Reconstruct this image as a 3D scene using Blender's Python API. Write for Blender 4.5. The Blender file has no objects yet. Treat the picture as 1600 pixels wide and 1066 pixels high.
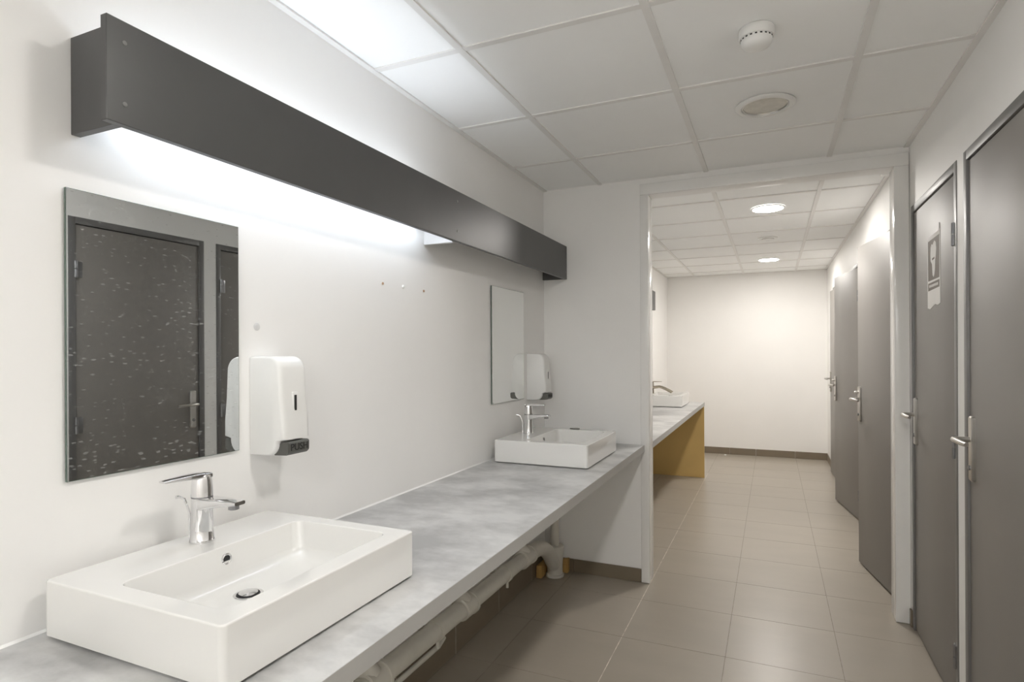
import bpy, bmesh, math, random
from mathutils import Vector, Matrix
random.seed(7)
SC = bpy.context.scene
COL = SC.collection

# ------------------------------------------------------------------ camera
CAM_H = 1.3307
F_PX, YAW, ROLL, CY = 913.63, math.radians(23.98), math.radians(-0.27), 550.7
cd = bpy.data.cameras.new('camera')
cam = bpy.data.objects.new('camera', cd)
COL.objects.link(cam)
cd.sensor_width = 36.0
cd.lens = F_PX * 36.0 / 1600.0
cd.shift_y = (CY - 533.0) / 1600.0
cd.clip_start = 0.02
_f = Vector((-math.sin(YAW), math.cos(YAW), 0))
_r = Vector((math.cos(YAW), math.sin(YAW), 0))
_u = _r.cross(_f)
_r2 = _r * math.cos(ROLL) + _u * math.sin(ROLL)
_u2 = -_r * math.sin(ROLL) + _u * math.cos(ROLL)
m = Matrix((( _r2.x, _u2.x, -_f.x, 0), (_r2.y, _u2.y, -_f.y, 0), (_r2.z, _u2.z, -_f.z, CAM_H), (0, 0, 0, 1)))
cam.matrix_world = m
SC.camera = cam

# ------------------------------------------------------------------ world, exposure, light levels
w = bpy.data.worlds.new('world')
SC.world = w
w.use_nodes = True
w.node_tree.nodes['Background'].inputs['Color'].default_value = (0.9, 0.92, 1.0, 1)
w.node_tree.nodes['Background'].inputs['Strength'].default_value = 0.0
SC.view_settings.view_transform = 'Standard'
SC.view_settings.look = 'None'
SC.view_settings.exposure = 0.54
SC.view_settings.gamma = 1.0
SC.view_settings.use_curve_mapping = False
SC.cycles.max_bounces = 14
SC.cycles.diffuse_bounces = 8
SC.cycles.glossy_bounces = 6
SC.cycles.sample_clamp_indirect = 6.0
L_ROOM = (80.0, (1.0, 0.965, 0.92))       # lit downlight over the near basins
L_BACK_FILL = (172.0, (1.0, 0.992, 0.975))      # unseen fill lamps added behind the viewer to brighten the washroom
L_CORR = (168.0, (1.0, 0.955, 0.90))       # corridor downlights
L_TUBE = (16.5, (0.84, 0.91, 1.0))       # fluorescent tube behind the fascia

# ------------------------------------------------------------------ key dimensions (metres)
XL, XR = -1.288, 0.613                   # left and right wall faces
YB, YE, YE2, YF = -3.6, 3.387, 3.487, 8.05   # back wall, partition front / rear face, far wall
ZC = 2.3215                              # ceiling (tee flange)
ZK = 0.795                               # counter top
XK = -0.672                              # counter front edge
GX = [-0.929, -0.329, 0.271]             # ceiling grid lines
GY0 = 1.687
TX = [-1.101, -0.646, -0.192, 0.263]     # floor joints
TY0, TP = 2.70, 0.4475

# ------------------------------------------------------------------ helpers
def link(o):
    COL.objects.link(o)
    return o

def prop(o, label=None, cat=None, group=None, kind=None):
    if label: o['label'] = label
    if cat: o['category'] = cat
    if group: o['group'] = group
    if kind: o['kind'] = kind
    return o

def empty(name, loc=(0, 0, 0), rz=0.0):
    o = bpy.data.objects.new(name, None)
    o.empty_display_size = 0.05
    o.location = loc
    o.rotation_euler = (0, 0, rz)
    return link(o)

def to_obj(name, bm, mat, parent=None, smooth=None, label=None):
    bmesh.ops.recalc_face_normals(bm, faces=bm.faces[:])
    me = bpy.data.meshes.new(name)
    bm.to_mesh(me)
    bm.free()
    if mat: me.materials.append(mat)
    if smooth is not None:
        for p in me.polygons: p.use_smooth = True
        me.set_sharp_from_angle(angle=math.radians(smooth))
    o = bpy.data.objects.new(name, me)
    link(o)
    if parent: o.parent = parent
    if label: o['label'] = label
    return o

def add_box(bm, x0, x1, y0, y1, z0, z1, bev=0.0, seg=2):
    r = bmesh.ops.create_cube(bm, size=1.0)
    vs = r['verts']
    for v in vs:
        v.co = Vector((x0 + (v.co.x + .5) * (x1 - x0), y0 + (v.co.y + .5) * (y1 - y0), z0 + (v.co.z + .5) * (z1 - z0)))
    if bev > 0:
        es = list({e for v in vs for e in v.link_edges})
        bmesh.ops.bevel(bm, geom=es, offset=bev, segments=seg, affect='EDGES', profile=0.5)

def box(name, x0, x1, y0, y1, z0, z1, mat, parent=None, bev=0.0, seg=2, label=None):
    bm = bmesh.new()
    add_box(bm, x0, x1, y0, y1, z0, z1, bev, seg)
    return to_obj(name, bm, mat, parent, 35 if bev else None, label)

def loft(bm, loops, cap0=True, cap1=True):
    rings = [[bm.verts.new(p) for p in L] for L in loops]
    n = len(rings[0])
    for a, b in zip(rings[:-1], rings[1:]):
        for i in range(n):
            j = (i + 1) % n
            bm.faces.new((a[i], a[j], b[j], b[i]))
    if cap0: bm.faces.new(rings[0][::-1])
    if cap1: bm.faces.new(rings[-1])
    return rings

def frame(d):
    d = d.normalized()
    a = Vector((0, 0, 1)) if abs(d.z) < 0.9 else Vector((0, 1, 0))
    u = d.cross(a).normalized()
    return u, d.cross(u).normalized()

def add_tube(bm, pts, rad, n=14, cap=True):
    pts = [Vector(p) for p in pts]
    if not isinstance(rad, (list, tuple)): rad = [rad] * len(pts)
    loops = []
    u = v = None
    for i, p in enumerate(pts):
        d = (pts[min(i + 1, len(pts) - 1)] - pts[max(i - 1, 0)]).normalized()
        if u is None:
            u, v = frame(d)
        else:
            u = (u - d * u.dot(d)).normalized()
            v = d.cross(u).normalized()
        loops.append([p + (u * math.cos(2 * math.pi * k / n) + v * math.sin(2 * math.pi * k / n)) * rad[i] for k in range(n)])
    loft(bm, loops, cap, cap)

def tube(name, pts, rad, mat, parent=None, n=14, label=None):
    bm = bmesh.new()
    add_tube(bm, pts, rad, n)
    return to_obj(name, bm, mat, parent, 40, label)

def add_lathe(bm, prof, c, n=32, axis='z', cap0=True, cap1=True):
    """prof: list of (radius, height) from c along axis"""
    loops = []
    for r, h in prof:
        L = []
        for k in range(n):
            a = 2 * math.pi * k / n
            x, y = r * math.cos(a), r * math.sin(a)
            if axis == 'z': L.append(Vector((c[0] + x, c[1] + y, c[2] + h)))
            elif axis == 'x': L.append(Vector((c[0] + h, c[1] + x, c[2] + y)))
            else: L.append(Vector((c[0] + x, c[1] + h, c[2] + y)))
        loops.append(L)
    loft(bm, loops, cap0, cap1)

def lathe(name, prof, c, mat, parent=None, n=32, axis='z', smooth=35, cap0=True, cap1=True, label=None):
    bm = bmesh.new()
    add_lathe(bm, prof, c, n, axis, cap0, cap1)
    return to_obj(name, bm, mat, parent, smooth, label)

def rrect(x0, x1, y0, y1, r, z, n=5):
    P = []
    for cx, cy, a0 in ((x1 - r, y1 - r, 0), (x0 + r, y1 - r, 90), (x0 + r, y0 + r, 180), (x1 - r, y0 + r, 270)):
        for k in range(n + 1):
            a = math.radians(a0 + 90 * k / n)
            P.append(Vector((cx + r * math.cos(a), cy + r * math.sin(a), z)))
    return P

def copy_tree(o, parent=None, off=Vector((0, 0, 0))):
    c = o.copy()
    link(c)
    if parent is not None:
        c.parent = parent
    else:
        c.location = o.location + off
    for ch in [x for x in SC.objects if x.parent == o]:
        copy_tree(ch, c)
    return c

# ------------------------------------------------------------------ materials
def mat(name, color, rough=0.5, metal=0.0, spec=0.5, coat=0.0, coat_r=0.1, var=0.0, vscale=6.0, bump=0.0, bscale=200.0, var2=None, rvar=0.0, stretch=None, emit=None, ramp=(0.3, 0.7)):
    M = bpy.data.materials.new(name)
    M.use_nodes = True
    nt = M.node_tree
    b = nt.nodes['Principled BSDF']
    b.inputs['Base Color'].default_value = (*color, 1)
    b.inputs['Roughness'].default_value = rough
    b.inputs['Metallic'].default_value = metal
    b.inputs['Specular IOR Level'].default_value = spec
    b.inputs['Coat Weight'].default_value = coat
    b.inputs['Coat Roughness'].default_value = coat_r
    tc = nt.nodes.new('ShaderNodeTexCoord')
    src = tc.outputs['Object']
    if stretch:
        mp = nt.nodes.new('ShaderNodeMapping')
        mp.inputs['Scale'].default_value = stretch
        nt.links.new(src, mp.inputs['Vector'])
        src = mp.outputs['Vector']
    if var or var2:
        nz = nt.nodes.new('ShaderNodeTexNoise')
        nz.inputs['Scale'].default_value = vscale
        nz.inputs['Detail'].default_value = 6
        nz.inputs['Roughness'].default_value = 0.6
        nt.links.new(src, nz.inputs['Vector'])
        cr = nt.nodes.new('ShaderNodeValToRGB')
        lo = tuple(max(0, c * (1 - var)) for c in color)
        hi = tuple(min(1, c * (1 + var)) for c in color) if var2 is None else var2
        cr.color_ramp.elements[0].position = ramp[0]
        cr.color_ramp.elements[1].position = ramp[1]
        cr.color_ramp.elements[0].color = (*lo, 1)
        cr.color_ramp.elements[1].color = (*hi, 1)
        nt.links.new(nz.outputs['Fac'], cr.inputs['Fac'])
        nt.links.new(cr.outputs['Color'], b.inputs['Base Color'])
        if rvar:
            mr = nt.nodes.new('ShaderNodeMapRange')
            mr.inputs['From Min'].default_value = 0.3
            mr.inputs['From Max'].default_value = 0.7
            mr.inputs['To Min'].default_value = rough - rvar
            mr.inputs['To Max'].default_value = rough + rvar
            nt.links.new(nz.outputs['Fac'], mr.inputs['Value'])
            nt.links.new(mr.outputs['Result'], b.inputs['Roughness'])
    if bump:
        n2 = nt.nodes.new('ShaderNodeTexNoise')
        n2.inputs['Scale'].default_value = bscale
        n2.inputs['Detail'].default_value = 3
        nt.links.new(tc.outputs['Object'], n2.inputs['Vector'])
        bp = nt.nodes.new('ShaderNodeBump')
        bp.inputs['Strength'].default_value = bump
        bp.inputs['Distance'].default_value = 0.002
        nt.links.new(n2.outputs['Fac'], bp.inputs['Height'])
        nt.links.new(bp.outputs['Normal'], b.inputs['Normal'])
    if emit:
        b.inputs['Emission Color'].default_value = (*emit[1], 1)
        b.inputs['Emission Strength'].default_value = emit[0]
    return M

M = {}
M['wall'] = mat('white_wall_paint', (0.875, 0.868, 0.855), 0.5, var=0.012, vscale=2.5, bump=0.06, bscale=160)
M['gloss'] = mat('white_gloss_trim_paint', (0.86, 0.855, 0.84), 0.16, var=0.015, vscale=5)
M['ctile'] = mat('ceiling_tile_white', (0.915, 0.922, 0.92), 0.75, var=0.012, vscale=3, bump=0.05, bscale=420)
M['tee'] = mat('ceiling_tee_enamel', (0.78, 0.772, 0.758), 0.45, var=0.02, vscale=9)
M['ftile'] = mat('floor_tile_taupe', (0.37, 0.332, 0.278), 0.31, var=0.04, vscale=2.0, stretch=(1, 2.5, 1))
M['grout'] = mat('grout_beige', (0.27, 0.24, 0.20), 0.8, var=0.25, vscale=30)
M['skirt'] = mat('skirting_tile_brown', (0.20, 0.163, 0.117), 0.35, var=0.08, vscale=4)
M['fascia'] = mat('fascia_dark_grey_laminate', (0.070, 0.070, 0.070), 0.36, var=0.06, vscale=5, bump=0.02, bscale=300)
M['board_raw'] = mat('panel_white_melamine', (0.70, 0.70, 0.70), 0.5, var=0.02)
M['door'] = mat('door_dark_grey_lacquer', (0.218, 0.204, 0.188), 0.55, spec=0.6, coat=0.6, coat_r=0.50, var=0.03, vscale=4, bump=0.015, bscale=240)
M['doorframe'] = mat('door_frame_grey_steel', (0.125, 0.122, 0.120), 0.5, spec=0.8, coat=0.6, coat_r=0.4, var=0.03, vscale=6)
M['steel'] = mat('brushed_steel', (0.62, 0.60, 0.57), 0.28, 1.0, var=0.04, vscale=20)
M['zinc'] = mat('zinc_hinge', (0.30, 0.30, 0.31), 0.38, 1.0, var=0.05, vscale=20)
M['chrome'] = mat('polished_chrome', (0.80, 0.80, 0.81), 0.07, 1.0, var=0.01)
M['dchrome'] = mat('tarnished_chrome', (0.42, 0.38, 0.31), 0.22, 1.0, var=0.1, vscale=30)
M['porc'] = mat('glazed_white_ceramic', (0.77, 0.765, 0.745), 0.10, coat=0.4, coat_r=0.05, var=0.008, vscale=4)
M['counter'] = mat('counter_concrete_laminate', (0.34, 0.34, 0.34), 0.30, var=0.0, vscale=6.0, var2=(0.60, 0.60, 0.595), stretch=(0.7, 1.0, 1.0), ramp=(0.36, 0.62))
M['edge'] = mat('counter_edge_laminate', (0.40, 0.395, 0.38), 0.4, var=0.04, vscale=6)
M['seal'] = mat('white_sealant', (0.82, 0.82, 0.80), 0.4, var=0.02)
M['plastic'] = mat('white_plastic', (0.80, 0.80, 0.785), 0.28, var=0.008)
M['dplastic'] = mat('dark_grey_plastic', (0.10, 0.10, 0.09), 0.4, var=0.05)
M['black'] = mat('black_void', (0.012, 0.012, 0.012), 0.6, var=0.1)
M['pvc'] = mat('painted_pvc_pipe', (0.66, 0.64, 0.58), 0.42, var=0.06, vscale=7)
M['wood'] = mat('raw_softwood', (0.46, 0.29, 0.10), 0.65, var=0.25, vscale=8, stretch=(1, 1, 0.15))
M['mdf'] = mat('yellow_mdf_panel', (0.60, 0.41, 0.15), 0.5, var=0.05, vscale=3)
M['paper'] = mat('white_paper', (0.92, 0.91, 0.89), 0.7, var=0.02)
M['print'] = mat('taupe_print', (0.20, 0.17, 0.145), 0.6, var=0.03)
M['lens_off'] = mat('unlit_diffuser', (0.60, 0.58, 0.52), 0.22, var=0.12, vscale=25)
M['grey_soap'] = mat('grey_soap', (0.22, 0.21, 0.20), 0.5, var=0.05)
M['plug'] = mat('brown_wall_plug', (0.42, 0.27, 0.17), 0.6, var=0.1)
M['l_room'] = mat('lit_diffuser_room', (0.9, 0.9, 0.9), 0.5, emit=L_ROOM)
M['l_back_fill'] = mat('fill_light_diffuser_rear', (0.9, 0.9, 0.9), 0.5, emit=L_BACK_FILL)
M['l_corr'] = mat('lit_diffuser_corridor', (0.9, 0.9, 0.9), 0.5, emit=L_CORR)
M['l_tube'] = mat('lit_fluorescent_tube', (0.9, 0.9, 0.9), 0.5, emit=L_TUBE)
M['tube_off'] = mat('unlit_fluorescent_tube', (0.7, 0.7, 0.7), 0.2)

def mirror_mat():
    K = mat('silvered_mirror_with_splashes', (0.69, 0.715, 0.725), 0.012, 1.0)
    nt = K.node_tree
    b = nt.nodes['Principled BSDF']
    tc = nt.nodes['Texture Coordinate']
    mp = nt.nodes.new('ShaderNodeMapping')
    mp.inputs['Scale'].default_value = (1.0, 0.38, 1.0)
    nt.links.new(tc.outputs['Object'], mp.inputs['Vector'])
    vo = nt.nodes.new('ShaderNodeTexVoronoi')
    vo.inputs['Scale'].default_value = 120
    vo.inputs['Randomness'].default_value = 1.0
    nt.links.new(mp.outputs['Vector'], vo.inputs['Vector'])
    nz = nt.nodes.new('ShaderNodeTexNoise')
    nz.inputs['Scale'].default_value = 14
    nz.inputs['Detail'].default_value = 4
    nt.links.new(mp.outputs['Vector'], nz.inputs['Vector'])
    # splash marks gather towards the bottom of the mirror
    sx = nt.nodes.new('ShaderNodeSeparateXYZ')
    nt.links.new(tc.outputs['Object'], sx.inputs['Vector'])
    mz = nt.nodes.new('ShaderNodeMapRange')
    mz.inputs['From Min'].default_value = 0.0
    mz.inputs['From Max'].default_value = 0.60
    mz.inputs['To Min'].default_value = 0.42
    mz.inputs['To Max'].default_value = 0.31
    nt.links.new(sx.outputs['Z'], mz.inputs['Value'])
    th = nt.nodes.new('ShaderNodeMath'); th.operation = 'MULTIPLY'
    nt.links.new(nz.outputs['Fac'], th.inputs[0]); nt.links.new(mz.outputs['Result'], th.inputs[1])
    lt = nt.nodes.new('ShaderNodeMath'); lt.operation = 'LESS_THAN'
    nt.links.new(vo.outputs['Distance'], lt.inputs[0]); nt.links.new(th.outputs['Value'], lt.inputs[1])
    sc = nt.nodes.new('ShaderNodeMath'); sc.operation = 'MULTIPLY'; sc.inputs[1].default_value = 0.18
    nt.links.new(lt.outputs['Value'], sc.inputs[0])
    d = nt.nodes.new('ShaderNodeBsdfDiffuse'); d.inputs['Color'].default_value = (0.75, 0.76, 0.75, 1)
    mx = nt.nodes.new('ShaderNodeMixShader')
    nt.links.new(sc.outputs['Value'], mx.inputs['Fac'])
    nt.links.new(b.outputs['BSDF'], mx.inputs[1]); nt.links.new(d.outputs['BSDF'], mx.inputs[2])
    nt.links.new(mx.outputs['Shader'], nt.nodes['Material Output'].inputs['Surface'])
    return K
M['mirror'] = mirror_mat()
M['mirror_edge'] = mat('mirror_glass_edge', (0.10, 0.14, 0.12), 0.2, var=0.05)

def struct(o, label):
    prop(o, label, None, None, 'structure')
    return o

# ================================================================== SETTING
# ---- floor with its tiles
XC = 1.55   # rear wall of the cubicles behind the doors
fl = struct(box('floor', XL - .12, XC, YB - .12, YF + .12, -.10, -.0007, M['grout']), 'taupe ceramic tiled floor running from the washroom into the corridor')
xs = [XL] + TX + [XR + .12]
k0 = math.floor((YB - TY0) / TP)
ys = [YB] + [TY0 + TP * k for k in range(k0 + 1, 60) if TY0 + TP * k < YF - .02] + [YF]
G = 0.0014
for i in range(len(xs) - 1):
    for j in range(len(ys) - 1):
        a, b_ = xs[i] + (G if i else 0), xs[i + 1] - G
        c, d = ys[j] + (G if j else 0), ys[j + 1] - G
        box('tile', a, b_, c, d, -.008, random.uniform(-.0001, .0001), M['ftile'], fl)

M['grout_l'] = mat('grout_pale_worn', (0.66, 0.61, 0.54), 0.8, var=0.3, vscale=26)
for j in range(len(ys) - 1):
    if 1.6 < ys[j] < 6.3: box('grout_joint', TX[1] - .0016, TX[1] + .0016, ys[j] + .003, ys[j + 1] - .003, -.004, .0003, M['grout_l'], fl)
# ---- ceiling: plenum slab, mineral tiles, exposed tees
ce = struct(box('ceiling', XL - .12, XC, YB - .12, YF + .12, ZC + .02, ZC + .12, M['ctile']), 'white suspended ceiling of square tiles in an exposed grid')
cx = [XL] + GX + [XR]
k0 = math.floor((YB - GY0) / .6)
gy = [GY0 + .6 * k for k in range(k0 + 1, 30) if GY0 + .6 * k < YF - .03]
cy = [YB] + gy + [YF]
HW = .012
for i in range(len(cx) - 1):
    for j in range(len(cy) - 1):
        box('ceiling_tile', cx[i], cx[i + 1], cy[j], cy[j + 1], ZC + .005 + random.uniform(0, .0012), ZC + .018, M['ctile'], ce)
for x in GX:
    box('main_runner', x - HW, x + HW, YB, YF, ZC, ZC + .006, M['tee'], ce)
for y in gy:
    for i in range(len(cx) - 1):
        box('cross_tee', cx[i] + (HW if i else 0), cx[i + 1] - (HW if i < len(cx) - 2 else 0), y - HW, y + HW, ZC + .0012, ZC + .006, M['tee'], ce)
for (a, b_, c, d) in ((XL, XL + .022, YB, YE), (XR - .022, XR, YB, YE), (XL, XL + .022, YE2, YF), (XR - .022, XR, YE2, YF)):
    box('wall_angle', a, b_, c, d, ZC - .001, ZC + .005, M['tee'], ce)
box('wall_angle', XL, XR, YF - .022, YF, ZC - .001, ZC + .005, M['tee'], ce)

# ---- walls
struct(box('wall_left', XL - .12, XL, YB - .12, YF + .12, 0, ZC + .02, M['wall']), 'white painted left wall carrying mirrors and dispensers')
struct(box('wall_back', XL - .0, XC, YB - .12, YB, 0, ZC + .02, M['wall']), 'white wall closing the washroom behind the viewer')
struct(box('wall_far', XL, XC, YF, YF + .12, 0, ZC + .02, M['wall']), 'plain cream end wall at the far end of the corridor')
struct(box('wall_cubicle', XC, XC + .1, YB - .12, YF + .12, 0, ZC + .02, M['wall']), 'wall behind the cubicle doors')
DOORS = [(1.745, 2.500), (2.585, 3.341), (3.520, 4.290), (5.205, 5.980), (6.520, 7.290)]   # frame outer Y
DZ = 2.018
bm = bmesh.new()
prev = YB
for a, b_ in DOORS:
    add_box(bm, XR, XR + .10, prev, a + .006, 0, ZC + .02)
    add_box(bm, XR, XR + .10, a + .006, b_ - .006, DZ - .006, ZC + .02)
    prev = b_ - .006
add_box(bm, XR, XR + .10, prev, YF, 0, ZC + .02)
struct(to_obj('wall_right', bm, M['wall']), 'white painted right wall pierced by the grey doors')
OX0, OX1, OZ = -0.645, 0.548, 2.232
bm = bmesh.new()
add_box(bm, XL, OX0 - .012, YE, YE2, 0, ZC + .02)
add_box(bm, OX0 - .012, OX1 + .012, YE, YE2, OZ + .012, ZC + .02)
add_box(bm, OX1 + .012, XR, YE, YE2, 0, ZC + .02)
struct(to_obj('wall_partition', bm, M['wall']), 'white partition wall with a wide doorless opening')
tr = empty('trim_1', (0, YE, 0))
struct(tr, 'glossy white casing and lining around the opening')
def tbox(n, x0, x1, y0, y1, z0, z1, bev=.003):
    o = box(n, x0, x1, y0 - YE, y1 - YE, z0, z1, M['gloss'], tr, bev)
    return o
tbox('casing', OX0 - .047, OX0, YE - .011, YE - .0004, 0.002, OZ)
tbox('casing', OX1, XR - .002, YE - .011, YE - .0004, 0.002, OZ)
tbox('casing', OX0 - .047, XR - .002, YE - .011, YE - .0004, OZ, OZ + .062)
tbox('lining', OX0 - .012, OX0, YE, YE2 + .006, 0.002, OZ)
tbox('lining', OX1, OX1 + .012, YE, YE2 + .006, 0.002, OZ)
tbox('lining', OX0 - .012, OX1 + .012, YE, YE2 + .006, OZ, OZ + .012).data.materials[0] = M['wall']

# ---- skirting tiles
def skirting(name, label, segs):
    o = empty(name)
    struct(o, label)
    for s in segs: box('tile', *s, M['skirt'], o, .0012, 1)
    return o
T = .009
seg = []
px = [XL + T] + [x for x in TX if x < OX0 - .06] + [OX0 - .048]
for a, b_ in zip(px[:-1], px[1:]): seg.append((a + .001, b_ - .001, YE - T, YE - .0005, .0005, .078))
skirting('baseboard_partition', 'low brown skirting tiles on the partition beneath the counter', seg)
yy = [y for y in ys if y < YE - .1] + [YE - T]
bl = skirting('baseboard_left', 'brown skirting tiles along the left wall behind the waste pipe', [(XL + .0005, XL + T, a + .0017, b_ - .0017, .0005, .125) for a, b_ in zip(yy[:-1], yy[1:])])
for y in yy[1:-1]: box('grout_joint', XL + .0005, XL + T - .0008, y - .0017, y + .0017, .0006, .1245, M['grout_l'], bl)
fx = [XL, -0.93, -0.505, -0.193, 0.255, XR]
skirting('baseboard_far', 'brown skirting tiles across the far corridor wall', [(a + .0012, b_ - .0012, YF - T, YF - .0005, .0005, .085) for a, b_ in zip(fx[:-1], fx[1:])])
seg = [(XR - T, XR - .0005, 3.3425, YE - .0125, .0005, .080), (XR - T, XR - .0005, 4.295, 4.70, .0005, .080), (XR - T, XR - .0005, 4.702, 5.20, .0005, .080),
       (XR - T, XR - .0005, 5.99, 6.51, .0005, .080), (XR - T, XR - .0005, 7.30, 7.66, .0005, .080), (XR - T, XR - .0005, 7.662, YF - T, .0005, .080)]
skirting('baseboard_right', 'short brown skirting tiles on the right wall between door frames', seg)

# ---- doors
def door(name, label, y0, y1, ang=0.0, thumb=False, hy_off=.041):
    d = empty(name, (XR, y0, 0))
    struct(d, label)
    W = y1 - y0
    FW = .034
    bm = bmesh.new()
    for (a, b_, c, e) in ((0, FW, 0, DZ), (W - FW, W, 0, DZ)):
        add_box(bm, -.0025, .085, a, b_, .001, e, .0015)
    add_box(bm, -.0024, .085, FW - .004, W - FW + .004, DZ - FW, DZ, .0015)
    # rebate stops
    add_box(bm, .045, .084, FW - .002, FW + .012, .001, DZ - FW)
    add_box(bm, .045, .084, W - FW - .012, W - FW + .002, .001, DZ - FW)
    to_obj('door_frame', bm, M['doorframe'], d, 35)
    # leaf, hinged on the near side
    LW = W - 2 * FW - .006
    bm = bmesh.new()
    add_box(bm, 0, .040, 0, LW, .009, DZ - FW - .004, .0025)
    leaf = to_obj('door_leaf', bm, M['door'], d, 35)
    leaf.location = (.004, FW + .003, 0)
    leaf.rotation_euler = (0, 0, ang)
    # hinges
    for z in (.205, .975, 1.757):
        bm = bmesh.new()
        add_box(bm, -.004, .0005, .002, .030, z - .040, z + .040, .001)
        add_tube(bm, [(-.007, -.002, z - .042), (-.007, -.002, z - .002)], .0075, 10)
        add_tube(bm, [(-.007, -.002, z + .002), (-.007, -.002, z + .042)], .0075, 10)
        to_obj('hinge', bm, M['zinc'], leaf, 35)
    yh = LW - hy_off
    bm = bmesh.new()
    loops = []
    for x, ins in ((.0, 0), (-.008, 0), (-.011, .004)):
        loops.append([Vector((x, p.x, p.y)) for p in rrect(yh - .020 + ins, yh + .020 - ins, .890 + ins, 1.108 - ins, .010 - ins, 0, 4)])
    loft(bm, loops)
    to_obj('handle_plate', bm, M['steel'], leaf, 35)
    zl = 1.030
    pts = [(-.010, yh, zl), (-.040, yh, zl), (-.052, yh - .003, zl), (-.058, yh - .012, zl), (-.059, yh - .05, zl), (-.057, yh - .10, zl - .001), (-.052, yh - .128, zl - .002)]
    tube('lever', pts, [.0095, .0090, .0092, .0095, .0090, .0085, .0070], M['steel'], leaf, 12)
    if thumb:
        tube('thumb_turn', [(-.010, yh, 1.072), (-.030, yh, 1.072), (-.034, yh, 1.072)], [.008, .009, .006], M['steel'], leaf, 12)
    lathe('lock_cylinder', [(.0085, 0), (.0085, -.012), (.006, -.013)], (-.003, yh, .935), M['zinc'], leaf, 14, 'x')
    return d
R_ = math.radians
door('door_1', 'dark grey flush door nearest the viewer on the right wall', *DOORS[0])
door('door_2', 'dark grey flush door bearing a paper sign beside the opening', *DOORS[1], hy_off=.036)
door('door_3', 'grey corridor door standing ajar just beyond the opening', *DOORS[2], ang=R_(10.3), thumb=True)
door('door_4', 'grey corridor door standing ajar, second one past the opening', *DOORS[3], ang=R_(8.8), thumb=True)
door('door_5', 'grey corridor door slightly ajar, nearest the far end wall', *DOORS[4], ang=R_(3.0))

# ================================================================== PELMET LIGHTS
def pelmet(name, label, y0, y1, divider, lit):
    p = empty(name, (XL, y0, 1.772))
    D = .151
    prop(p, label, 'wall light')
    L = y1 - y0
    bm = bmesh.new()
    add_box(bm, D - .018, D, 0, L, 0, .200, .0012, 1)
    fa = to_obj('fascia_board', bm, M['fascia'], p, 35)
    for yy_ in (.034, 2.03 - y0 if divider else .3, L - .03):
        for z in (.040, .158):
            lathe('screw', [(.0045, 0), (.0045, .0014), (.003, .0018)], (D - .0002, yy_, z), M['doorframe'], fa, 10, 'x')
    box('end_panel', .0008, D - .0182, .022, .040, .0005, .196, M['fascia'], p, .001, 1)
    box('end_panel', .0008, D - .0182, L - .022, L - .004, .0005, .196, M['fascia'], p, .001, 1)
    spans = [(.07, L - .07)]
    if divider:
        box('divider_panel', .0008, D - .0182, divider - y0, divider - y0 + .016, -.004, .188, M['board_raw'], p, .001, 1)
        spans = [(.085, divider - y0 - .04), (divider - y0 + .08, L - .08)]
    for k, (a, b_) in enumerate(spans):
        bt = box('batten', .0008, .036, a, b_, .075, .125, M['plastic'], p, .003)
        for e in (a + .008, b_ - .022):
            box('tube_holder', .030, .088, e, e + .014, .086, .122, M['plastic'], bt, .003)
        bm = bmesh.new()
        add_tube(bm, [(.072, a + .018, .104), (.072, b_ - .018, .104)], .0130, 12)
        to_obj('fluorescent_tube', bm, M['l_tube'] if lit[k] else M['tube_off'], bt, 40, 'lit fluorescent tube' if lit[k] else 'unlit fluorescent tube')
    return p
pelmet('pelmet_light', 'long dark grey boxed pelmet light above the washroom mirrors', .693, YE - .0045, 2.02, (True, False))
pelmet('pelmet_light', 'dark grey pelmet light end glimpsed on the corridor left wall', 3.62, 6.333, None, (False,))

# ================================================================== COUNTERS
def counter(name, label, y0, y1, xf):
    c = empty(name, (XL, y0, 0))
    prop(c, label, 'countertop')
    D = xf - XL
    box('worktop', .0015, D - .0012, 0, y1 - y0, ZK - .038, ZK, M['counter'], c, .0008, 1)
    box('edge_band', D - .0012, D, 0, y1 - y0, ZK - .038, ZK, M['edge'], c)
    bm = bmesh.new()
    L = y1 - y0
    loft(bm, [[(.0005, y, ZK + .0002), (.005, y, ZK + .0002), (.0025, y, ZK + .003), (.0005, y, ZK + .005)] for y in (0, L)])
    to_obj('sealant_bead', bm, M['seal'], c)
    return c
counter('countertop', 'long concrete look grey laminate counter carrying two white basins', -.35, YE - .013, XK)
c2 = counter('countertop', 'grey laminate corridor counter resting on a yellow end panel', YE2 + .02, 6.455, -.652)
pn = box('end_panel', .012, -.656 - XL, 6.437 - (YE2 + .02), 6.455 - (YE2 + .02), .001, ZK - .0385, M['mdf'], c2, .001, 1, 'yellow board supporting the far end of the counter')

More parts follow.
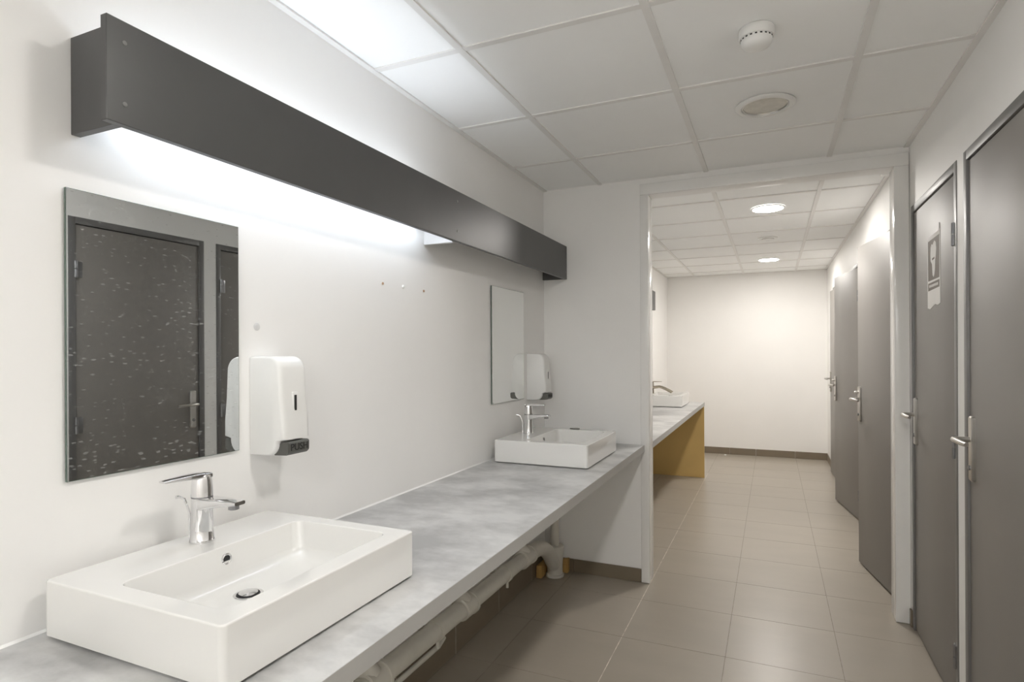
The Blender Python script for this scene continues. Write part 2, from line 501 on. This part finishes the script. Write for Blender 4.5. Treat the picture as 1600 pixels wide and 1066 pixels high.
# ================================================================== BASINS
def basin(name, label, x0, y0, group='rectangular white countertop basins'):
    b = empty(name, (x0, y0, ZK))
    prop(b, label, 'basin', group)
    W, L, H = .473, .535, .110
    ri = (.149, W - .049, .045, L - .042)
    loops = []
    # underside -> outer wall -> rim -> bowl
    loops.append(rrect(.004, W - .004, .004, L - .004, .010, .0035))
    loops.append(rrect(.0, W, .0, L, .011, .0075))
    loops.append(rrect(.0, W, .0, L, .011, H - .0035))
    loops.append(rrect(.0010, W - .0010, .0010, L - .0010, .0105, H - .0010))
    loops.append(rrect(.0035, W - .0035, .0035, L - .0035, .009, H))
    loops.append(rrect(ri[0] - .003, ri[1] + .003, ri[2] - .003, ri[3] + .003, .025, H))
    loops.append(rrect(ri[0] - .0009, ri[1] + .0009, ri[2] - .0009, ri[3] + .0009, .0235, H - .0009))
    loops.append(rrect(ri[0], ri[1], ri[2], ri[3], .022, H - .003))
    def inner(t, z, r): return rrect(ri[0] + t, ri[1] - t, ri[2] + t, ri[3] - t, r, z)
    loops.append(inner(.010, .050, .026))
    loops.append(inner(.014, .040, .030))
    loops.append(inner(.024, .031, .034))
    loops.append(inner(.045, .027, .036))
    loops.append(inner(.100, .024, .020))
    bm = bmesh.new()
    loft(bm, loops)
    body = to_obj('basin_body', bm, M['porc'], b, 50)
    wn = body.modifiers.new('weighted_normals', 'WEIGHTED_NORMAL'); wn.keep_sharp = True; wn.weight = 80
    yc = L * .5 + .008
    # overflow ring on the rear bowl wall
    bm = bmesh.new()
    xo = ri[0] + .0046
    prof = [(.0085, -.004), (.0085, .0020), (.0105, .0032), (.0125, .0020), (.0125, -.002)]
    loops = []
    for r, h in prof:
        loops.append([Vector((xo + h, yc + r * math.cos(a), .082 + r * math.sin(a))) for a in [2 * math.pi * k / 24 for k in range(24)]])
    loft(bm, loops, False, False)
    to_obj('overflow_ring', bm, M['chrome'], b, 50)
    lathe('overflow_hole', [(.0086, 0), (.0086, .0008)], (xo - .0002, yc, .082), M['black'], b, 20, 'x')
    dx, dy = .240, L * .5 - .010
    lathe('drain_ring', [(.030, .000), (.030, .0012), (.027, .0022), (.024, .0014), (.022, .0005)], (dx, dy, .0245), M['chrome'], b, 28)
    lathe('drain_gap', [(.0235, 0), (.0235, .0012)], (dx, dy, .0255), M['black'], b, 24)
    lathe('drain_plug', [(.018, 0), (.0195, .0008), (.0195, .0022), (.012, .0038), (.002, .0042)], (dx, dy, .0270), M['chrome'], b, 28)
    return b
B1 = (-1.258, .648)
B2 = (-1.240, 2.566)
B3 = (-1.262, 5.765)
basin('washbasin', 'white rectangular basin in the foreground at the near end of the counter', *B1)
basin('washbasin', 'white rectangular basin beside the partition wall beneath the far mirror', *B2)
basin('washbasin', 'white rectangular basin on the corridor counter, partly hidden by the partition', *B3)

# ================================================================== FAUCETS
def faucet(name, label, loc, lever_deg, arched=False):
    f = empty(name, loc)
    prop(f, label, 'faucet', 'mixer taps on the basins')
    ch = M['dchrome'] if arched else M['chrome']
    lathe('body', [(.0265, 0), (.0265, .004), (.0250, .006), (.0235, .03), (.0225, .070), (.0225, .100)], (0, 0, 0), ch, f, 28)
    if not arched:
        # flat spout leaving the body towards +X, slightly rising, tapering in thickness
        bm = bmesh.new()
        loops = []
        for x, hw, z0, z1 in ((0.0, .0205, .070, .101), (.03, .0205, .078, .102), (.07, .0185, .086, .103), (.105, .0165, .091, .103), (.119, .0140, .0935, .1015)):
            loops.append([Vector((x, p.x, p.y)) for p in rrect(-hw, hw, z0, z1, min(.006, (z1 - z0) * .45), 0, 4)])
        loft(bm, loops)
        sp = to_obj('spout', bm, ch, f, 40)
        lathe('aerator', [(.0115, .0), (.0115, -.010), (.0095, -.011)], (.100, 0, .093), M['zinc'], sp, 18)
    else:
        pts = [(.0, 0, .070)] + [(.015 + .165 * t, 0, .076 + .022 * math.sin(math.pi * t * .5) - .130 * max(0, t - .35) ** 1.15) for t in [k / 9 for k in range(10)]]
        tube('spout', pts, [.019] * 4 + [.0175] * 7, ch, f, 14)
    # cartridge cap and lever
    lathe('cap_ring', [(.0228, 0), (.0228, .003)], (0, 0, .1002), M['zinc'], f, 28)
    lathe('lever_cap', [(.0232, 0), (.0225, .020), (.0205, .038), (.0190, .046), (.0150, .050), (.004, .0515)], (0, 0, .1034), ch, f, 28)
    a = math.radians(lever_deg)
    bm = bmesh.new()
    loops = []
    for s, hw, z0, z1 in ((-.016, .0150, .143, .1535), (.012, .0165, .1445, .1560), (.045, .0150, .1470, .1555), (.075, .0125, .1480, .1545), (.092, .0105, .1490, .1535)):
        L = []
        for p in rrect(-hw, hw, z0, z1, min(.0022, (z1 - z0) * .45), 0, 3):
            L.append(Vector((s * math.cos(a) - p.x * math.sin(a), s * math.sin(a) + p.x * math.cos(a), p.y)))
        loops.append(L)
    loft(bm, loops)
    to_obj('lever', bm, ch, f, 40)
    # pop-up rod
    tube('pull_rod', [(-.030, -.008, .0), (-.031, -.008, .060), (-.036, -.010, .078), (-.044, -.012, .094), (-.056, -.014, .098), (-.064, -.016, .097)], [.0026, .0026, .0026, .003, .003, .0042], ch, f, 8)
    return f
ZR = ZK + .110
faucet('mixer_tap', 'chrome mixer tap with lever turned sideways on the foreground basin', (-1.186, .928, ZR), -93)
faucet('mixer_tap', 'chrome mixer tap with lever over its spout beside the partition wall', (-1.166, 2.830, ZR), 0)
faucet('mixer_tap', 'tarnished mixer tap with drooping spout on the corridor basin', (-1.128, 6.03, ZR), 0, True).scale = (1.15, 1.15, .80)
lathe('soap_bar', [(.010, 0), (.030, .001), (.033, .006), (.030, .011), (.010, .012)], (0, 0, 0), M['grey_soap'], None, 24)
so = bpy.data.objects['soap_bar']
so.location = (-.995, 3.083, ZR + .0002); so.scale = (.9, .42, .6)
prop(so, 'thin grey soap bar on the far rim of the partition basin', 'soap')

# ================================================================== MIRRORS
M['mirror_clean'] = mat('silvered_mirror_clean', (0.90, 0.91, 0.90), 0.012, 1.0, var=0.004)
def mirror(name, label, y0, y1, z0, z1, face='mirror'):
    mm = empty(name, (XL, y0, z0))
    prop(mm, label, 'mirror', 'frameless wall mirrors')
    bm = bmesh.new()
    add_box(bm, .0035, .0090, 0, y1 - y0, 0, z1 - z0)
    e = to_obj('glass_pane', bm, M['mirror_edge'], mm)
    bm = bmesh.new()
    add_box(bm, .0090, .0093, .001, y1 - y0 - .001, .001, z1 - z0 - .001)
    s = to_obj('mirror_face', bm, M[face], mm)
    box('backing', .0006, .0035, .015, y1 - y0 - .015, .015, z1 - z0 - .015, M['board_raw'], mm)
    return mm
mirror('wall_mirror', 'frameless splashed mirror reflecting a dark door, above the foreground basin', .700, 1.111, 1.077, 1.663)
mirror('wall_mirror', 'frameless clean mirror reflecting white, near the partition corner', 2.630, 3.041, 1.070, 1.666, 'mirror_clean')

# ================================================================== SOAP DISPENSERS
def arc(cx_, cz, r, a0, a1, n=6):
    return [(cx_ + r * math.cos(math.radians(a0 + (a1 - a0) * k / n)), cz + r * math.sin(math.radians(a0 + (a1 - a0) * k / n))) for k in range(n + 1)]
def dispenser(name, label, y0):
    d = empty(name, (XL, y0, 1.057))
    prop(d, label, 'soap dispenser', 'push soap dispensers')
    W, H = .098, .266
    prof = [(.001, 0.0), (.001, H)] + arc(.068, H - .040, .040, 90, 12, 7) + [(.112, .150), (.1185, .090)] + [(.119, .045)] + [(.096, .040)] + arc(.060, .036, .036, 0, -90, 7)
    cxp, czp = .06, H / 2
    bm = bmesh.new()
    loops = []
    for y, s in ((0, .86), (.003, .94), (.009, .985), (.018, 1.0), (W - .018, 1.0), (W - .009, .985), (W - .003, .94), (W, .86)):
        L = []
        for px_, pz in prof:
            qx = px_ if px_ < .002 else .001 + (px_ - .001) * (1 - (1 - s) * .55)
            L.append(Vector((qx, y, czp + (pz - czp) * (1 - (1 - s) * .28))))
        loops.append(L)
    loft(bm, loops)
    body = to_obj('housing', bm, M['plastic'], d, 48)
    box('window_surround', .1095, .1145, W / 2 - .0105, W / 2 + .0105, .105, .170, M['plastic'], body, .0022)
    box('sight_window', .1135, .1152, W / 2 - .0045, W / 2 + .0045, .118, .162, M['black'], d, .0006, 1)
    # push lever
    bm = bmesh.new()
    pl = [(.066, .012), (.074, .002), (.118, .004), (.126, .012), (.1265, .036), (.122, .0395), (.098, .0385), (.090, .030)]
    loft(bm, [[Vector((px_, y, pz)) for px_, pz in pl] for y in (.012, W - .010)])
    bmesh.ops.bevel(bm, geom=bm.edges[:], offset=.0016, segments=2, affect='EDGES')
    push = to_obj('push_lever', bm, M['dplastic'], d, 40, 'dark grey lever marked PUSH')
    cu = bpy.data.curves.new('push_text', 'FONT')
    cu.body = 'PUSH'; cu.size = .0265; cu.align_x = 'CENTER'; cu.align_y = 'CENTER'; cu.extrude = .0004
    to = bpy.data.objects.new('push_text_source', cu)
    link(to)
    bpy.context.view_layer.update()
    me = bpy.data.meshes.new_from_object(to.evaluated_get(bpy.context.evaluated_depsgraph_get()))
    bpy.data.objects.remove(to)
    me.materials.clear(); me.materials.append(M['black'])
    t = bpy.data.objects.new('lettering', me)
    link(t); t.parent = push
    t.matrix_local = Matrix(((0, 0, 1, .1270), (1, 0, 0, W / 2 + .001), (0, 1, 0, .0235), (0, 0, 0, 1)))
    return d
dispenser('soap_dispenser', 'white wall soap dispenser with black PUSH lettering right of the near mirror', 1.153)
dispenser('soap_dispenser', 'white wall soap dispenser in the corner above the basin by the partition', 3.098)

# ================================================================== CEILING FITTINGS
def downlight(name, label, x, y, state):
    d = empty(name, (x, y, ZC + .004))
    prop(d, label, 'downlight', 'round recessed ceiling downlights')
    if state == 'off':
        lathe('trim_ring', [(.112, 0), (.113, -.004), (.108, -.009), (.099, -.0115), (.091, -.010), (.088, -.005), (.086, .001)], (0, 0, 0), M['plastic'], d, 48, cap0=False, cap1=False)
        lathe('diffuser', [(.0865, -.0035), (.0865, -.0012)], (0, 0, 0), M['lens_off'], d, 40)
        lathe('inner_rim', [(.0868, -.001), (.0868, -.0065), (.083, -.0075), (.081, -.0035)], (0, 0, 0), M['steel'], d, 40, cap0=False, cap1=False)
    else:
        lathe('trim_ring', [(.108, 0), (.109, -.003), (.105, -.008), (.098, -.009), (.0965, -.004), (.096, .001)], (0, 0, 0), M['plastic'], d, 48, cap0=False, cap1=False)
        lathe('diffuser', [(.096, -.0068), (.096, -.004)], (0, 0, 0), M[state], d, 32)
    return d
downlight('downlight', 'unlit round ceiling downlight beside the smoke detector', -.022, 2.575, 'off')
downlight('downlight', 'lit round downlight over the near end of the washroom', -.022, 1.08, 'l_room')
downlight('downlight', 'added round fill light, unseen behind the viewer, nearer of the two', -.022, -1.14, 'l_back_fill')  # added fill lamp out of view, built like the real downlights
downlight('downlight', 'added round fill light closest to the back wall, unseen behind the viewer', -.022, -3.0, 'l_back_fill')  # second added fill lamp, out of view, lifts the general light level
downlight('downlight', 'lit round corridor downlight nearest the opening', -.022, 4.436, 'l_corr')
downlight('downlight', 'lit round corridor downlight nearest the far wall', -.028, 6.92, 'l_corr')

s = empty('smoke_detector', (-.040, 1.962, ZC + .005))
prop(s, 'small white round smoke detector on the washroom ceiling', 'smoke detector')
lathe('base', [(.050, 0), (.052, -.003), (.052, -.026), (.050, -.029)], (0, 0, 0), M['plastic'], s, 40)
cap = lathe('sensor_cap', [(.046, -.029), (.046, -.036), (.044, -.046), (.038, -.054), (.026, -.059), (.010, -.0605)], (0, 0, 0), M['plastic'], s, 40)
for k in range(20):
    a = 2 * math.pi * k / 20
    bm = bmesh.new()
    add_box(bm, .0455, .0466, -.0032, .0032, -.0345, -.0305)
    v = to_obj('vent', bm, M['black'], cap)
    v.rotation_euler = (0, 0, a)
# ceiling signs seen in the corridor: small round vent plate
vp = empty('ceiling_vent', (-.03, 5.62, ZC + .004))
prop(vp, 'small white round vent plate between the corridor downlights', 'vent')
lathe('rim', [(.080, 0), (.081, -.004), (.070, -.010), (.060, -.008)], (0, 0, 0), M['plastic'], vp, 36, cap0=False)
lathe('disc', [(.050, -.004), (.052, -.014), (.040, -.018), (.01, -.019)], (0, 0, 0), M['plastic'], vp, 30)

jb = empty('junction_box', (.545, 3.56, ZC - .001))
prop(jb, 'tiny white box under the corridor ceiling behind the opening header', 'junction box')
box('box_body', -.022, .020, -.03, .03, -.078, -.001, M['plastic'], jb, .003)
box('lid', -.024, .022, -.033, -.029, -.080, -.002, M['plastic'], jb, .0015)

# ================================================================== WASTE PIPE UNDER THE COUNTER
p = empty('waste_pipe', (-1.20, 3.28, 0))
prop(p, 'white painted plastic waste pipe running under the counter to the floor', 'pipe')
ox, oy = -1.20, 3.28
def zp(y): return .250 - .008 * (y - 1.7)
def pt(x, y, z): return (x - ox, y - oy, z)
yb = -.30
tube('main_pipe', [pt(-1.203, yb, zp(yb)), pt(-1.203, 2.93, zp(2.93))], .037, M['pvc'], p, 20)
# elbow swings from the horizontal run down into the floor socket
el = [pt(-1.203, 2.91, zp(2.91)), pt(-1.203, 2.98, zp(2.98) - .001), pt(-1.200, 3.05, .232), pt(-1.197, 3.11, .214), pt(-1.193, 3.165, .180), pt(-1.190, 3.205, .140), pt(-1.188, 3.24, .100), pt(-1.187, 3.262, .068)]
tube('elbow', el, [.042, .042, .042, .042, .042, .042, .042, .040], M['pvc'], p, 20)
lathe('floor_socket', [(.054, .001), (.054, .014), (.046, .018), (.046, .060), (.048, .100), (.054, .150), (.054, .178), (.050, .182)], pt(-1.187, 3.282, 0), M['pvc'], p, 24)
tube('riser_pipe', [pt(-1.187, 3.282, .17), pt(-1.187, 3.282, .40), pt(-1.180, 3.20, .52), pt(-1.10, 2.95, .62), pt(-1.03, 2.85, .66), pt(-1.0, 2.83, .70), pt(-1.0, 2.83, ZK - .039)], .025, M['pvc'], p, 16)
for yc_, ln, r in ((2.20, .10, .046), (2.865, .12, .047), (1.57, .10, .046), (.95, .10, .046), (2.608, .022, .042), (1.955, .022, .042), (1.30, .022, .042)):
    bm = bmesh.new()
    z_ = zp(yc_)
    add_tube(bm, [pt(-1.203, yc_ - ln / 2, z_), pt(-1.203, yc_ - ln / 2 + .004, z_), pt(-1.203, yc_ + ln / 2 - .016, z_), pt(-1.203, yc_ + ln / 2 - .014, z_), pt(-1.203, yc_ + ln / 2, z_)] if ln > .05 else
             [pt(-1.203, yc_ - ln / 2, z_), pt(-1.203, yc_ + ln / 2, z_)], [r - .004, r, r, r + .004, r + .004] if ln > .05 else r, 20)
    if ln < .05:
        add_tube(bm, [pt(-1.203 + .012, yc_, z_ - r + .004), pt(-1.203 + .012, yc_, z_ - r - .024)], .007, 8)
        add_box(bm, XL + .001 - ox, -1.24 - ox, yc_ - .008 - oy, yc_ + .008 - oy, z_ - .008, z_ + .008)
    else:
        add_tube(bm, [pt(-1.203, yc_ - .01, z_ + .02), pt(-1.235, yc_ - .03, z_ + .075)], [.038, .034], 16)
    to_obj('coupling' if ln > .05 else 'pipe_clamp', bm, M['pvc'], p, 40)
tube('small_pipe', [pt(-1.245, yb, .142), pt(-1.245, 2.05, .136), pt(-1.262, 2.12, .136)], .010, M['pvc'], p, 10)

h = empty('supply_hose', (-1.22, 3.15, ZK - .04))
prop(h, 'looped white supply hose and valve hanging under the counter beside the pipe', 'hose')
tube('hose', [(.03, -.30, 0), (.02, -.29, -.12), (0, -.24, -.27), (-.01, -.18, -.38), (-.005, -.12, -.435), (.0, -.06, -.44), (.0, -.02, -.40), (-.02, .0, -.34), (-.055, .01, -.33)], .009, M['pvc'], h, 10)
lathe('valve', [(.010, -.066), (.016, -.06), (.016, -.03), (.011, -.026), (.011, .0)], (.0, .01, -.33), M['chrome'], h, 14, 'x')

def block(name, label, x0, x1, y0, y1, z1):
    o = empty(name, ((x0 + x1) / 2, (y0 + y1) / 2, .0005))
    prop(o, label, 'wood block')
    hx, hy = (x1 - x0) / 2, (y1 - y0) / 2
    bm = bmesh.new()
    add_box(bm, -hx, hx, -hy, hy, 0, z1, .002, 1)
    for v in bm.verts:
        if v.co.z > z1 * .5: v.co.x += .002; v.co.z += .003 * math.sin(v.co.x * 90)
    to_obj('timber', bm, M['wood'], o)
    box('offcut', -hx + .004, hx - .004, -hy - .006, -hy - .0006, .002, z1 * .62, M['wood'], o, .001, 1)
    return o
block('wood_block', 'raw wood offcut upright in the corner right of the pipe socket', -1.166, -1.128, 3.345, 3.3775, .082)
block('wood_block', 'raw wood offcut on the floor left of the pipe socket by the wall', -1.277, -1.242, 3.205, 3.33, .075)

# ================================================================== DOOR SIGN, WALL PLUGS
xf = XR - .001
sg = empty('door_sign', (xf + .005, 2.938, 1.51))
prop(sg, 'white paper sign with taupe pictogram taped on the door', 'sign')
bm = bmesh.new()
hy = .104
low = [(-hy, .012), (-hy * .6, .006), (-hy * .2, .012), (hy * .2, .004), (hy * .6, -.004), (hy, .002)]
up = [(hy, .300), (hy * .3, .304), (-hy * .6, .306), (-hy, .310)]
outl = low + up
loft(bm, [[Vector((-.0006, y, z)) for y, z in outl], [Vector((-.0012, y, z)) for y, z in outl]])
to_obj('sheet', bm, M['paper'], sg)
def flat(name, pts, x, mt):
    bm = bmesh.new()
    loft(bm, [[Vector((x, y, z)) for y, z in pts], [Vector((x - .0003, y, z)) for y, z in pts]])
    return to_obj(name, bm, mt, sg)
flat('print_panel', [(-.091, .116), (.091, .116), (.091, .286), (-.091, .290)], -.0013, M['print'])
flat('print_band', [(-.091, .078), (.091, .074), (.091, .106), (-.091, .108)], -.0013, M['print'])
fig = [(.0, .126), (.014, .136), (.020, .160), (.024, .182), (.046, .198), (.050, .225), (.046, .255), (.030, .268), (.012, .262), (.0, .270), (-.016, .276), (-.040, .266), (-.046, .240), (-.040, .212), (-.030, .196), (-.026, .172), (-.022, .150), (-.012, .132)]
flat('pictogram', fig[::-1], -.0017, M['paper'])
flat('pictogram_mark', [(-.018, .200), (.020, .198), (.020, .206), (-.018, .208)], -.0021, M['print'])
for k in range(7):
    y = -.070 + k * .021
    flat('text_mark', [(y, .087), (y + .014, .087), (y + .014, .098), (y, .098)], -.0017, M['paper'])
flat('tape', [(-.101, .296), (-.085, .296), (-.085, .335), (-.101, .335)], -.0017, M['paper'])

for k, (y, z, lab) in enumerate(((1.742, 1.582, 'brown wall plug left of the row of three screw holes'), (1.875, 1.584, 'pale wall plug in the middle of the row of three'), (2.014, 1.580, 'brown wall plug nearest the far mirror in the row'))):
    o = empty('wall_plug', (XL, y, z))
    prop(o, lab, 'wall plug', 'wall plugs under the pelmet')
    lathe('collar', [(.0075, .0004), (.0075, .0014), (.0050, .0020)], (0, 0, 0), M['seal'], o, 12, 'x')
    lathe('plug', [(.0048, .0006), (.0048, .0050), (.0030, .0056)], (0, 0, 0), M['seal'] if k == 1 else M['plug'], o, 12, 'x')
o = lathe('filler_patch', [(.011, .0004), (.009, .0012), (.004, .0015)], (0, 0, 0), M['board_raw'], None, 16, 'x')
o.location = (XL, 1.178, 1.404)
prop(o, 'small grey filled hole in the wall above the near dispenser', 'filled hole')
# scrap at the far skirting
bm = bmesh.new()
bmesh.ops.create_icosphere(bm, subdivisions=2, radius=.016)
for v in bm.verts: v.co *= random.uniform(.75, 1.15); v.co.z *= .6
zmin = min(v.co.z for v in bm.verts)
o = to_obj('paper_scrap', bm, M['paper'])
o.location = (-.55, YF - .14, .0006 - zmin)
prop(o, 'crumpled white paper scrap on the floor by the far skirting', 'paper scrap')
